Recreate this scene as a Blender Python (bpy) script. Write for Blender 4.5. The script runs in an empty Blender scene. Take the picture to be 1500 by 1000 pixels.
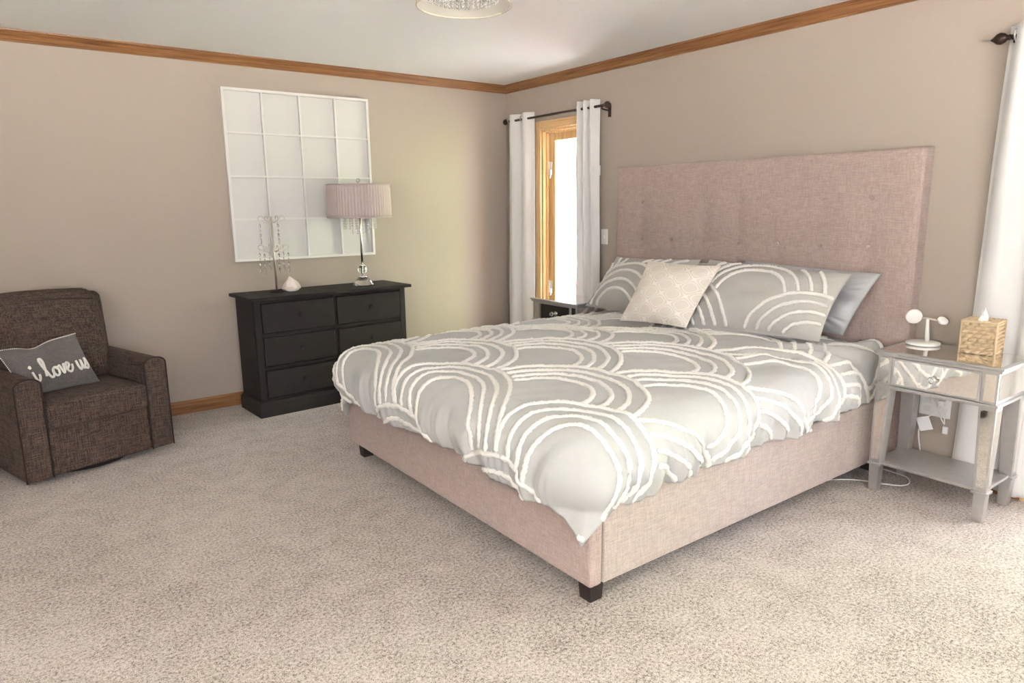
import bpy, math, random
import numpy as np
from mathutils import Vector, Matrix
random.seed(7)
rng = np.random.RandomState(11)
PI = math.pi
scene = bpy.context.scene
COL = scene.collection

# ------------------------------------------------------------------ camera
YAW, PITCH, ROLL, FPX = 0.6401, -0.1927, -0.0120, 1014.27
fw = Vector((math.sin(YAW)*math.cos(PITCH), math.cos(YAW)*math.cos(PITCH), math.sin(PITCH)))
rt = Vector((math.cos(YAW), -math.sin(YAW), 0)); up = rt.cross(fw)
r2 = rt*math.cos(ROLL) + up*math.sin(ROLL); u2 = up*math.cos(ROLL) - rt*math.sin(ROLL)
cam_d = bpy.data.cameras.new('camera'); cam = bpy.data.objects.new('camera', cam_d); COL.objects.link(cam)
m = Matrix(((r2.x, u2.x, -fw.x, -3.8046), (r2.y, u2.y, -fw.y, -5.1561), (r2.z, u2.z, -fw.z, 1.408), (0, 0, 0, 1)))
cam.matrix_world = m
cam_d.sensor_width = 36; cam_d.lens = FPX/1500*36; cam_d.clip_start = .05
scene.camera = cam
# ------------------------------------------------------------------ world, exposure, daylight
w = bpy.data.worlds.new('daylight'); scene.world = w; w.use_nodes = True
bg = w.node_tree.nodes['Background']; bg.inputs[0].default_value = (0.91, 0.97, 1.07, 1); bg.inputs[1].default_value = 5.0
scene.view_settings.view_transform = 'Standard'; scene.view_settings.look = 'None'
scene.view_settings.gamma = 1; scene.view_settings.use_curve_mapping = False
scene.view_settings.exposure = 1.37
def area(name, loc, rot, sx, sy, power, color=(1, 1, 1), portal=False):
    l = bpy.data.lights.new(name, 'AREA'); l.shape = 'RECTANGLE'; l.size = sx; l.size_y = sy
    l.energy = power; l.color = color
    if portal: l.cycles.is_portal = True
    o = bpy.data.objects.new(name, l); o.location = loc; o.rotation_euler = rot; COL.objects.link(o); return o
# daylight at the glazing: bedside door, big patio door on the right, added windows behind the camera and on the left
sun_d = bpy.data.lights.new('sun', 'SUN'); sun_d.energy = 95; sun_d.angle = .01; sun_d.color = (.98, .98, 1)
sun = bpy.data.objects.new('sun', sun_d); COL.objects.link(sun); sun.location = (-5, 3, 12)
sun.rotation_euler = Vector((1, -.35, -1.15)).to_track_quat('-Z', 'Y').to_euler()
area('daylight_small_door', (0.18, -.77, 1.02), (0, PI/2, 0), 2.0, .54, 1, portal=True)
area('daylight_patio_door', (0.18, -4.87, 1.05), (0, PI/2, 0), 2.05, 1.35, 1, portal=True)
area('daylight_fill_behind', (-4.1, -8.14, 1.45), (PI/2, 0, 0), 2.8, 1.5, 1, portal=True)
area('daylight_fill_left', (-6.34, -5.6, 1.45), (0, -PI/2, 0), 1.5, 1.8, 1, portal=True)

# ------------------------------------------------------------------ materials
def nt(name):
    mt = bpy.data.materials.new(name); mt.use_nodes = True
    n = mt.node_tree; return mt, n, n.nodes['Principled BSDF']
def srgb(r, g, b):
    f = lambda c: (c/255/12.92) if c/255 <= .04045 else ((c/255+.055)/1.055)**2.4
    return (f(r), f(g), f(b), 1)
def plain(name, c, rough=.5, metal=0, bump=0, bscale=200, var=0, vscale=8, **kw):
    mt, n, b = nt(name); b.inputs['Base Color'].default_value = c
    b.inputs['Roughness'].default_value = rough; b.inputs['Metallic'].default_value = metal
    for k, v in kw.items(): b.inputs[k].default_value = v
    tc = n.nodes.new('ShaderNodeTexCoord')
    if var:
        nz = n.nodes.new('ShaderNodeTexNoise'); nz.inputs['Scale'].default_value = vscale; nz.inputs['Detail'].default_value = 5
        n.links.new(tc.outputs['Object'], nz.inputs['Vector'])
        mx = n.nodes.new('ShaderNodeMix'); mx.data_type = 'RGBA'
        mx.inputs[6].default_value = tuple(x*(1-var) for x in c[:3])+(1,); mx.inputs[7].default_value = tuple(min(1, x*(1+var)) for x in c[:3])+(1,)
        n.links.new(nz.outputs['Fac'], mx.inputs[0]); n.links.new(mx.outputs[2], b.inputs['Base Color'])
    if bump:
        nz = n.nodes.new('ShaderNodeTexNoise'); nz.inputs['Scale'].default_value = bscale; nz.inputs['Detail'].default_value = 3
        n.links.new(tc.outputs['Object'], nz.inputs['Vector'])
        bp = n.nodes.new('ShaderNodeBump'); bp.inputs['Strength'].default_value = bump; bp.inputs['Distance'].default_value = .002
        n.links.new(nz.outputs['Fac'], bp.inputs['Height']); n.links.new(bp.outputs['Normal'], b.inputs['Normal'])
    return mt
def ramp(n, src, stops):
    r = n.nodes.new('ShaderNodeValToRGB'); e = r.color_ramp.elements
    e[0].position, e[0].color = stops[0]; e[1].position, e[1].color = stops[-1]
    for p, c in stops[1:-1]:
        q = e.new(p); q.color = c
    n.links.new(src, r.inputs[0]); return r.outputs[0]
def mapped(n, sc, rot=(0, 0, 0), coord='Object'):
    tc = n.nodes.new('ShaderNodeTexCoord'); mp = n.nodes.new('ShaderNodeMapping')
    mp.inputs['Scale'].default_value = sc; mp.inputs['Rotation'].default_value = rot
    n.links.new(tc.outputs[coord], mp.inputs['Vector']); return mp.outputs[0]
def noise(n, vec, scale, detail=4, rough=.55):
    z = n.nodes.new('ShaderNodeTexNoise'); z.inputs['Scale'].default_value = scale
    z.inputs['Detail'].default_value = detail; z.inputs['Roughness'].default_value = rough
    n.links.new(vec, z.inputs['Vector']); return z.outputs['Fac']
def math_(n, op, a, b=None):
    q = n.nodes.new('ShaderNodeMath'); q.operation = op
    for i, x in enumerate((a, b)):
        if x is None: continue
        if isinstance(x, (int, float)): q.inputs[i].default_value = x
        else: n.links.new(x, q.inputs[i])
    return q.outputs[0]
def bump(n, b, h, strength, dist=.002):
    bp = n.nodes.new('ShaderNodeBump'); bp.inputs['Strength'].default_value = strength; bp.inputs['Distance'].default_value = dist
    n.links.new(h, bp.inputs['Height']); n.links.new(bp.outputs['Normal'], b.inputs['Normal'])
def wood(name, axis, c0, c1, c2, rough=.38):
    """grain runs along the given axis"""
    mt, n, b = nt(name)
    sc = [26, 26, 26]; sc[axis] = 1.1
    v = mapped(n, tuple(sc)); f = noise(n, v, 2.2, 6, .6)
    sc2 = [110, 110, 110]; sc2[axis] = 2.5
    g = noise(n, mapped(n, tuple(sc2)), 2, 3)
    mixf = math_(n, 'ADD', math_(n, 'MULTIPLY', f, .7), math_(n, 'MULTIPLY', g, .3))
    n.links.new(ramp(n, mixf, [(.36, c0), (.5, c1), (.64, c2)]), b.inputs['Base Color'])
    b.inputs['Roughness'].default_value = rough; bump(n, b, g, .12, .001); return mt
def linen(name, c0, c1, sa, rough=.95, sheen=.2, bs=.5, fine=320, cross=9):
    """slubby weave: threads stretched both ways; sa = the two in-plane axes"""
    mt, n, b = nt(name)
    f = None
    for ax in range(3):
        sc = [fine]*3; sc[ax] = cross; q = noise(n, mapped(n, tuple(sc)), 1, 2)
        f = q if f is None else math_(n, 'ADD', f, q)
    f = math_(n, 'MULTIPLY', f, 1/3)
    n.links.new(ramp(n, f, [(.42, c0), (.58, c1)]), b.inputs['Base Color'])
    b.inputs['Roughness'].default_value = rough; b.inputs['Sheen Weight'].default_value = sheen
    bump(n, b, f, bs, .002); return mt
OAK = (srgb(104, 66, 36), srgb(136, 92, 54), srgb(156, 112, 70))
oak_x = wood('oak_along_x', 0, *OAK); oak_y = wood('oak_along_y', 1, *OAK)
LOAK = (srgb(198, 156, 104), srgb(220, 182, 130), srgb(232, 200, 154))
oak_z = wood('light_oak_upright', 2, *LOAK); oak_dy = wood('light_oak_level', 1, *LOAK)
wall_m = plain('beige_wall_paint', srgb(170, 158, 146), .75, bump=.25, bscale=160)
ceil_m = plain('ceiling_paint', srgb(240, 239, 238), .85, bump=.3, bscale=120)
mauve = linen('mauve_linen', srgb(156, 137, 129), srgb(178, 159, 151), (1, 2), cross=16, fine=230)
mauve_x = linen('mauve_linen_rail', srgb(160, 146, 138), srgb(182, 168, 160), (0, 2), cross=16, fine=230)
brown = linen('brown_linen', srgb(42, 32, 27), srgb(90, 73, 62), (0, 2), bs=.8, sheen=0, cross=14, fine=170)
brown_t = linen('brown_linen_top', srgb(42, 32, 27), srgb(90, 73, 62), (0, 1), bs=.8, sheen=0, cross=14, fine=170)
piping_m = plain('dark_piping', srgb(42, 33, 30), .9)
duvet_m = plain('duvet_cotton', srgb(184, 184, 181), .9, bump=.5, bscale=70, var=.03, vscale=60)
sham_m = plain('sham_cotton', srgb(178, 175, 169), .9, bump=.5, bscale=80, var=.03, vscale=60)
trim_m = plain('fringe_cream', srgb(230, 227, 220), .95, bump=1, bscale=350, var=.05, vscale=120)
black_m = plain('dresser_black', srgb(38, 34, 32), .6, bump=.35, bscale=90, var=.14, vscale=14, **{'Specular IOR Level': .25})
darkwood = plain('dark_leg_wood', srgb(46, 36, 32), .5, var=.2)
white_m = plain('white_paint', srgb(226, 223, 219), .6, bump=.1)
panel_m = plain('pane_white', srgb(215, 213, 209), .4)
plastic = plain('white_plastic', srgb(236, 233, 228), .35)
curt_m = plain('white_curtain', srgb(244, 241, 238), .9, bump=.4, bscale=300)
_n = curt_m.node_tree; _t = _n.nodes.new('ShaderNodeBsdfTranslucent'); _t.inputs[0].default_value = srgb(240, 240, 242)
_x = _n.nodes.new('ShaderNodeMixShader'); _x.inputs[0].default_value = .15
_n.links.new(_n.nodes['Principled BSDF'].outputs[0], _x.inputs[1]); _n.links.new(_t.outputs[0], _x.inputs[2]); _n.links.new(_x.outputs[0], _n.nodes['Material Output'].inputs[0])
bronze = plain('bronze_rod', srgb(66, 50, 42), .4, .5, var=.3, vscale=90)
chrome = plain('chrome', (.8, .8, .8, 1), .12, 1)
nickel = plain('brushed_nickel', srgb(205, 196, 184), .3, .9)
silver = plain('silver_leaf_paint', srgb(190, 188, 186), .34, .75, bump=.3, bscale=60, var=.12, vscale=30)
mirror = plain('antiqued_mirror', (.86, .84, .80, 1), .035, 1, bump=.02, bscale=9)
satin = plain('grey_satin', srgb(160, 160, 160), .33, .12, bump=.3, bscale=30, **{'Sheen Weight': .4})
tissue_m = plain('tissue_paper', srgb(246, 246, 248), .9)
stone_m = plain('quartz_stone', srgb(226, 212, 206), .55, var=.08, vscale=40, bump=.6, bscale=60)
pillow_m = linen('grey_pillow_cloth', srgb(84, 80, 78), srgb(106, 101, 98), (0, 2), bs=.4)
letter_m = plain('letter_yarn', srgb(222, 218, 210), .95, bump=.8, bscale=400)
wick_m = plain('water_hyacinth', srgb(200, 178, 146), .8, bump=.3, bscale=200, var=.3, vscale=40)
lamp_m = plain('shade_cloth', srgb(184, 170, 165), .85, bump=.3, bscale=200, **{'Transmission Weight': 0.0})
railing_m = plain('deck_wood_grey', srgb(196, 190, 188), .8, var=.1)
red_m = plain('red_outdoor_plastic', srgb(190, 110, 105), .6)
lawn_m = plain('lawn', srgb(150, 170, 110), .95, var=.2, vscale=3)
def gl(name, col=(1, 1, 1, 1), ior=1.45, rough=0.0):
    mt, n, b = nt(name); b.inputs['Base Color'].default_value = col; b.inputs['Transmission Weight'].default_value = 1
    b.inputs['Roughness'].default_value = rough; b.inputs['IOR'].default_value = ior; return mt
crystal = gl('cut_crystal', ior=1.55)
def pane_mat():
    mt, n, b = nt('window_glass'); n.nodes.remove(b)
    t = n.nodes.new('ShaderNodeBsdfTransparent'); g = n.nodes.new('ShaderNodeBsdfGlossy'); g.inputs['Roughness'].default_value = .02
    x = n.nodes.new('ShaderNodeMixShader')
    x.inputs[0].default_value = .04; n.links.new(t.outputs[0], x.inputs[1]); n.links.new(g.outputs[0], x.inputs[2])
    n.links.new(x.outputs[0], n.nodes['Material Output'].inputs[0]); return mt
pane_m = pane_mat()
def sheer_mat():
    mt, n, b = nt('sheer_organza'); b.inputs['Base Color'].default_value = srgb(214, 208, 190); b.inputs['Roughness'].default_value = .7
    b.inputs['Alpha'].default_value = .5; return mt
sheer_m = sheer_mat()
def carpet_mat():
    mt, n, b = nt('carpet_pile'); v = mapped(n, (1, 1, 1))
    f = noise(n, v, 85, 4, .8); g = noise(n, v, 240, 2, .6); big = noise(n, v, 1.3, 3); mid = noise(n, v, 9, 3)
    s = math_(n, 'ADD', math_(n, 'MULTIPLY', f, .62), math_(n, 'MULTIPLY', g, .38))
    s2 = math_(n, 'ADD', s, math_(n, 'MULTIPLY', math_(n, 'SUBTRACT', big, .5), .10))
    s3 = math_(n, 'ADD', s2, math_(n, 'MULTIPLY', math_(n, 'SUBTRACT', mid, .5), .10))
    n.links.new(ramp(n, s3, [(.40, srgb(92, 80, 70)), (.47, srgb(178, 165, 154)), (.58, srgb(222, 212, 204))]), b.inputs['Base Color'])
    b.inputs['Roughness'].default_value = 1; b.inputs['Sheen Weight'].default_value = .2
    bump(n, b, math_(n, 'ADD', s, math_(n, 'MULTIPLY', mid, .5)), .9, .012); return mt
carpet_m = carpet_mat()
def jacquard_mat():
    mt, n, b = nt('cream_jacquard'); tc = n.nodes.new('ShaderNodeUVMap')
    mp = n.nodes.new('ShaderNodeMapping'); mp.inputs['Scale'].default_value = (3.2, 3.6, 1); n.links.new(tc.outputs[0], mp.inputs[0])
    sx = n.nodes.new('ShaderNodeSeparateXYZ'); n.links.new(mp.outputs[0], sx.inputs[0])
    # ogee lattice: |sin| waves crossing, two concentric outlines
    a = math_(n, 'SINE', math_(n, 'MULTIPLY', sx.outputs[0], 2*PI)); c = math_(n, 'COSINE', math_(n, 'MULTIPLY', sx.outputs[1], 2*PI))
    f = math_(n, 'ABSOLUTE', math_(n, 'ADD', a, c))
    g = math_(n, 'ABSOLUTE', math_(n, 'SUBTRACT', f, .75))
    msk = math_(n, 'LESS_THAN', math_(n, 'MINIMUM', g, f), .13)
    mx = n.nodes.new('ShaderNodeMix'); mx.data_type = 'RGBA'; n.links.new(msk, mx.inputs[0])
    mx.inputs[6].default_value = srgb(222, 212, 200); mx.inputs[7].default_value = srgb(236, 230, 220)
    n.links.new(mx.outputs[2], b.inputs['Base Color']); b.inputs['Roughness'].default_value = .7
    bump(n, b, msk, .5, .002); return mt
jacq_m = jacquard_mat()

# ------------------------------------------------------------------ mesh helpers
class MB:
    def __init__(s): s.v = []; s.f = []
    def add(s, vs, fs):
        k = len(s.v); s.v += [tuple(x) for x in vs]; s.f += [tuple(i+k for i in f) for f in fs]; return s
    def box(s, a, b):
        x0, y0, z0 = a; x1, y1, z1 = b
        return s.add([(x0, y0, z0), (x1, y0, z0), (x1, y1, z0), (x0, y1, z0), (x0, y0, z1), (x1, y0, z1), (x1, y1, z1), (x0, y1, z1)],
                     [(3, 2, 1, 0), (4, 5, 6, 7), (0, 1, 5, 4), (1, 2, 6, 5), (2, 3, 7, 6), (3, 0, 4, 7)])
    def frustum(s, a, b, c, d):     # bottom rect (x0,y0,x1,y1,z), top rect
        (x0, y0, x1, y1, z0), (X0, Y0, X1, Y1, z1) = a, b
        return s.add([(x0, y0, z0), (x1, y0, z0), (x1, y1, z0), (x0, y1, z0), (X0, Y0, z1), (X1, Y0, z1), (X1, Y1, z1), (X0, Y1, z1)],
                     [(3, 2, 1, 0), (4, 5, 6, 7), (0, 1, 5, 4), (1, 2, 6, 5), (2, 3, 7, 6), (3, 0, 4, 7)])
    def lathe(s, prof, c=(0, 0, 0), n=32, axis=2, cap=True, mod=None):
        vs = []; P = len(prof)
        for i in range(n):
            t = 2*PI*i/n
            for (r, z) in prof:
                rr = r*(mod(t) if mod else 1)
                p = (rr*math.cos(t), rr*math.sin(t), z)
                if axis == 0: p = (p[2], p[0], p[1])
                elif axis == 1: p = (p[1], p[2], p[0])
                vs.append((p[0]+c[0], p[1]+c[1], p[2]+c[2]))
        fs = []
        for i in range(n):
            j = (i+1) % n
            for k in range(P-1): fs.append((i*P+k, j*P+k, j*P+k+1, i*P+k+1))
        if cap:
            fs.append(tuple(i*P for i in reversed(range(n)))); fs.append(tuple(i*P+P-1 for i in range(n)))
        return s.add(vs, fs)
    def tube(s, pts, r, n=8, cap=True):
        pts = [Vector(p) for p in pts]; rr = r if hasattr(r, '__len__') else [r]*len(pts)
        vs = []; prev = None
        for i, p in enumerate(pts):
            t = (pts[min(i+1, len(pts)-1)]-pts[max(i-1, 0)]).normalized()
            if prev is None:
                a = t.cross(Vector((0, 0, 1))); a = a if a.length > .1 else t.cross(Vector((0, 1, 0)))
            else: a = prev - t*prev.dot(t)
            a.normalize(); prev = a; b = t.cross(a)
            for k in range(n):
                q = 2*PI*k/n; vs.append(p+a*math.cos(q)*rr[i]+b*math.sin(q)*rr[i])
        fs = []
        for i in range(len(pts)-1):
            for k in range(n):
                l = (k+1) % n; fs.append((i*n+k, i*n+l, (i+1)*n+l, (i+1)*n+k))
        if cap: fs.append(tuple(reversed(range(n)))); fs.append(tuple((len(pts)-1)*n+k for k in range(n)))
        return s.add(vs, fs)
    def ball(s, c, r, n=10, m=8, sc=(1, 1, 1)):
        vs = [(c[0], c[1], c[2]-r*sc[2])]
        for j in range(1, m):
            t = PI*j/m
            for i in range(n):
                q = 2*PI*i/n; vs.append((c[0]+r*sc[0]*math.sin(t)*math.cos(q), c[1]+r*sc[1]*math.sin(t)*math.sin(q), c[2]-r*sc[2]*math.cos(t)))
        vs.append((c[0], c[1], c[2]+r*sc[2])); fs = []
        for i in range(n):
            fs.append((0, 1+(i+1) % n, 1+i)); fs.append((len(vs)-1, 1+(m-2)*n+i, 1+(m-2)*n+(i+1) % n))
        for j in range(m-2):
            for i in range(n):
                k = (i+1) % n; fs.append((1+j*n+i, 1+j*n+k, 1+(j+1)*n+k, 1+(j+1)*n+i))
        return s.add(vs, fs)
    def prism(s, poly, a0, a1, axis):
        """poly in the two other axes, in order; extruded along axis"""
        n = len(poly); vs = []
        for t in (a0, a1):
            for p in poly:
                q = list(p); q.insert(axis, t); vs.append(tuple(q))
        fs = [(i, (i+1) % n, n+(i+1) % n, n+i) for i in range(n)]+[tuple(reversed(range(n))), tuple(range(n, 2*n))]
        return s.add(vs, fs)
    def grid(s, P):
        """P: array (nu,nv,3)"""
        nu, nv = P.shape[:2]
        return s.add(P.reshape(-1, 3).tolist(), [(i*nv+j, (i+1)*nv+j, (i+1)*nv+j+1, i*nv+j+1) for i in range(nu-1) for j in range(nv-1)])
def fixn(me):
    import bmesh
    b = bmesh.new(); b.from_mesh(me); bmesh.ops.recalc_face_normals(b, faces=b.faces); b.to_mesh(me); b.free()
def build(name, mb, mat, parent=None, smooth=False, bevel=0, seg=2, subd=0, recalc=True, solid=0, auto=None):
    me = bpy.data.meshes.new(name); me.from_pydata(mb.v, [], mb.f); me.update()
    if recalc: fixn(me)
    o = bpy.data.objects.new(name, me); COL.objects.link(o)
    if mat: me.materials.append(mat)
    if parent: o.parent = parent
    if smooth: me.polygons.foreach_set('use_smooth', [True]*len(me.polygons))
    if solid:
        q = o.modifiers.new('solid', 'SOLIDIFY'); q.thickness = solid; q.offset = -1
    if bevel:
        q = o.modifiers.new('bevel', 'BEVEL'); q.width = bevel; q.segments = seg; q.limit_method = 'ANGLE'; q.angle_limit = .6
        me.polygons.foreach_set('use_smooth', [True]*len(me.polygons))
        wn = o.modifiers.new('wn', 'WEIGHTED_NORMAL'); wn.keep_sharp = True
    if subd:
        q = o.modifiers.new('sub', 'SUBSURF'); q.levels = subd; q.render_levels = subd
    return o
def tag(o, label, cat=None, group=None):
    o['label'] = label
    if cat: o['category'] = cat
    if group: o['group'] = group
    return o
def thing(name, label, cat, loc=(0, 0, 0), rz=0, group=None):
    o = bpy.data.objects.new(name, None); COL.objects.link(o); o.empty_display_size = .1
    o.location = loc; o.rotation_euler = (0, 0, rz); return tag(o, label, cat, group)
def struct(o, label=None):
    o['kind'] = 'structure'
    if label: o['label'] = label
    return o
def wobble(seed, n, kmin, kmax):
    r = np.random.RandomState(seed); k = r.uniform(kmin, kmax, n); a = r.uniform(0, 2*PI, n); p = r.uniform(0, 2*PI, n)
    def f(X, Y):
        s = 0
        for i in range(n): s = s+np.sin(k[i]*(X*math.cos(a[i])+Y*math.sin(a[i]))+p[i])
        return s/math.sqrt(n)
    return f
def sstep(x, a, b):
    t = np.clip((x-a)/(b-a), 0, 1); return t*t*(3-2*t)

# ------------------------------------------------------------------ room shell
X0, Y0, H = -6.2, -8.0, 2.44
V0, V1 = -6.5, -4.7
struct(build('floor', MB().box((X0-.1, Y0-.1, -.06), (.16, .15, 0)), carpet_m), 'beige speckled cut-pile carpet')
struct(build('ceiling', MB().box((X0-.1, Y0-.1, H), (.16, .15, H+.1)), ceil_m))
struct(build('wall_back', MB().box((X0-.1, 0, 0), (0.16, .14, H)), wall_m))
D0, D1, DH = -1.04, -.50, 2.03      # bedside glazed door (y range)
E0, E1 = -5.55, -4.18                # patio door on the right
struct(build('wall_right', MB().box((0, D1, 0), (.16, 0, H)).box((0, D0, DH), (.16, D1, H)).box((0, E1, 0), (.16, D0, H))
             .box((0, E0, 2.05), (.16, E1, H)).box((0, Y0, 0), (.16, E0, H)), wall_m))
struct(build('wall_left', MB().box((X0-.12, Y0, 0), (X0, V0, H)).box((X0-.12, V1, 0), (X0, 0, H)).box((X0-.12, V0, 0), (X0, V1, .7)).box((X0-.12, V0, 2.2), (X0, V1, H)), wall_m))
W0, W1 = -5.5, -2.7
struct(build('wall_front', MB().box((X0, Y0-.12, 0), (W0, Y0, H)).box((W1, Y0-.12, 0), (0, Y0, H)).box((W0, Y0-.12, 0), (W1, Y0, .7)).box((W0, Y0-.12, 2.2), (W1, Y0, H)), wall_m))
crown = [(0, 2.378), (.010, 2.378), (.014, 2.388), (.022, 2.392), (.026, 2.402), (.044, 2.418), (.050, 2.428), (.060, 2.431), (.062, 2.44), (0, 2.44)]
def runs(prof, wall):
    mb = MB(); n = len(prof); vs = []
    for t in (0, 1):
        for (o_, z) in prof:
            if wall == 'back': vs.append((X0 if t else -o_, -o_, z))
            else: vs.append((-o_, Y0 if t else -o_, z))
    mb.add(vs, [(i, (i+1) % n, n+(i+1) % n, n+i) for i in range(n)]+[tuple(range(n)), tuple(range(n, 2*n))]); return mb
struct(build('trim_1', runs(crown, 'back'), oak_x, bevel=.001), 'oak crown moulding along the dresser wall')
struct(build('trim_2', runs(crown, 'right'), oak_y, bevel=.001), 'oak crown moulding above the headboard')
base = [(0, 0), (.016, 0), (.016, .078), (.012, .088), (.006, .0935), (0, .0935)]
struct(build('baseboard_back', runs(base, 'back'), oak_x))
bb = MB()
for a, b in ((0-.016, D1+.07), (D0-.07, E1+.07), (E0-.07, Y0)):
    bb.prism([(0, 0), (-.016, 0), (-.016, .078), (-.012, .088), (-.006, .0935), (0, .0935)][::1], a, b, 1)
struct(build('baseboard_right', bb, oak_y))

def glazed_door(name, y0, y1, h, hinges=False, mid=None):
    """oak cased glazed door in the right wall; casing on the room side, leaf set back in the jamb"""
    cas = MB()
    cw = .068
    cas.box((-.018, y1, 0), (0, y1+cw, h+cw)).box((-.018, y0-cw, 0), (0, y0, h+cw))
    root = build(name, cas, oak_z, bevel=.004); struct(root)
    build('head_casing', MB().box((-.02, y0, h), (0, y1, h+cw)), oak_dy, root, bevel=.004)
    j = MB().box((0, y1-.018, 0), (.16, y1, h)).box((0, y0, 0), (.16, y0+.018, h)).box((0, y0, h-.018), (.16, y1, h))
    j.box((.03, y1-.030, 0), (.055, y1-.018, h-.018)).box((.03, y0+.018, 0), (.055, y0+.03, h-.018)).box((.03, y0, h-.03), (.055, y1, h-.018))
    build('jamb', j, oak_z, root, bevel=.002)
    build('sill', MB().box((-.01, y0, 0), (.17, y1, .03)), oak_dy, root)
    leaves = [(y0+.02, y1-.02)] if mid is None else [(y0+.02, mid), (mid, y1-.02)]
    for a, b in leaves:
        lf = MB(); sw = .075 if mid is None else .09
        lf.box((.06, b-sw, .035), (.10, b, h-.02)).box((.06, a, .035), (.10, a+sw, h-.02))
        lf.box((.06, a+sw, h-.02-.07), (.10, b-sw, h-.02)).box((.06, a+sw, .035), (.10, b-sw, .22))
        lf.box((.053, b-sw-.012, .23), (.066, b-sw, h-.1)).box((.053, a+sw, .23), (.066, a+sw+.012, h-.1))
        leaf = build('door_leaf', lf, oak_z, root, bevel=.003)
        build('pane', MB().box((.078, a+sw, .22), (.084, b-sw, h-.09)), pane_m, leaf)
        if hinges:
            for z in (1.72, .72):
                hg = MB().box((.052, b-.045, z-.05), (.06, b-.004, z+.05))
                hg.tube([(.047, b-.012, z-.055), (.047, b-.012, z+.055)], .007)
                hg.box((.030, b-.055, z-.055), (.052, b-.035, z-.015))
                hg.tube([(.04, b-.05, z-.045), (.02, b-.06, z-.085)], .006)
                build('hinge', hg, plastic, root, bevel=.002)
    return root
glazed_door('door_1', D0, D1, DH, True)
glazed_door('door_2', E0, E1, 2.05, mid=(E0+E1)/2)
wf = MB().box((W0, Y0, .63), (W1, Y0+.018, .7)).box((W0, Y0, 2.2), (W1, Y0+.018, 2.27)).box((W0-.07, Y0, .63), (W0, Y0+.018, 2.27)).box((W1, Y0, .63), (W1+.07, Y0+.018, 2.27))
for x in (W0+.03, (W0*2+W1)/3, (W0+2*W1)/3, W1-.03): wf.box((x-.03, Y0-.09, .7), (x+.03, Y0-.03, 2.2))
wf.box((W0, Y0-.09, .7), (W1, Y0-.03, .76)).box((W0, Y0-.09, 2.14), (W1, Y0-.03, 2.2))
w1 = struct(build('fill_window_1', wf, oak_x, bevel=.003)); build('pane', MB().box((W0, Y0-.065, .72), (W1, Y0-.06, 2.18)), pane_m, w1)  # unseen window added to let daylight in behind the camera

wf = MB().box((X0, V0-.07, .63), (X0+.018, V1+.07, .7)).box((X0, V0-.07, 2.2), (X0+.018, V1+.07, 2.27)).box((X0, V0-.07, .7), (X0+.018, V0, 2.2)).box((X0, V1, .7), (X0+.018, V1+.07, 2.2))
for y in (V0+.03, (V0+V1)/2, V1-.03): wf.box((X0-.09, y-.03, .7), (X0-.03, y+.03, 2.2))
wf.box((X0-.09, V0, .7), (X0-.03, V1, .76)).box((X0-.09, V0, 2.14), (X0-.03, V1, 2.2))
w2 = struct(build('fill_window_2', wf, oak_y, bevel=.003)); build('pane', MB().box((X0-.065, V0, .72), (X0-.06, V1, 2.18)), pane_m, w2)  # unseen window added to fill light on the bed foot and right wall

struct(build('sun_block_roof', MB().box((X0-2.3, -9.5, 2.36), (X0-.12, .5, 2.44)), ceil_m))  # unseen overhang added to keep the sun out of the left window
# outside: deck, railing, lawn, chair; paving and greenery added to bounce daylight
struct(build('deck', MB().box((.17, -9, -.16), (3.4, 4, -.04)), railing_m), 'pale deck boards beyond the glazed door')
struct(build('lawn', MB().box((3.4, -4, -.9), (40, 30, -.8)), lawn_m))
struct(build('patio', MB().box((-30, -40, -.9), (40, -7.5, -.8)).box((3.4, -7.5, -.9), (40, -4, -.8)).box((-40, -7.5, -.9), (-6.6, 30, -.8)), plain('bounce_paving', srgb(205, 200, 192), .9, var=.08)))  # unseen pale ground added to bounce sun up to the ceiling
def bounce_hedge():  # unseen greenery added to bounce green sunlight onto the dresser wall
    nyy, nzz = 160, 60
    Y, Z = np.meshgrid(np.linspace(-7.2, -1.6, nyy), np.linspace(-.8, 3.2, nzz), indexing='ij')
    a = wobble(71, 8, 1.2, 3); b = wobble(72, 10, 5, 14)
    X = 4.6+.22*a(Y, Z)+.10*b(Y, Z)+.5*np.clip((Z-2.6), 0, 2)**2
    Z = Z+.25*a(Y*1.3, Z*0)*(Z > 2.4)
    mb = MB(); mb.grid(np.stack([X, Y, Z], -1)); Xb = X*0+6; mb.grid(np.stack([Xb, Y, Z], -1)[::-1])
    mb.grid(np.stack([np.stack([X[:, -1], Y[:, -1], Z[:, -1]], -1), np.stack([Xb[:, -1], Y[:, -1], Z[:, -1]], -1)], 1))
    o = build('bounce_hedge', mb, plain('bounce_leaves', srgb(164, 180, 128), .9, var=.25, vscale=6, bump=.8, bscale=12), smooth=True)
    struct(o)

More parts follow.
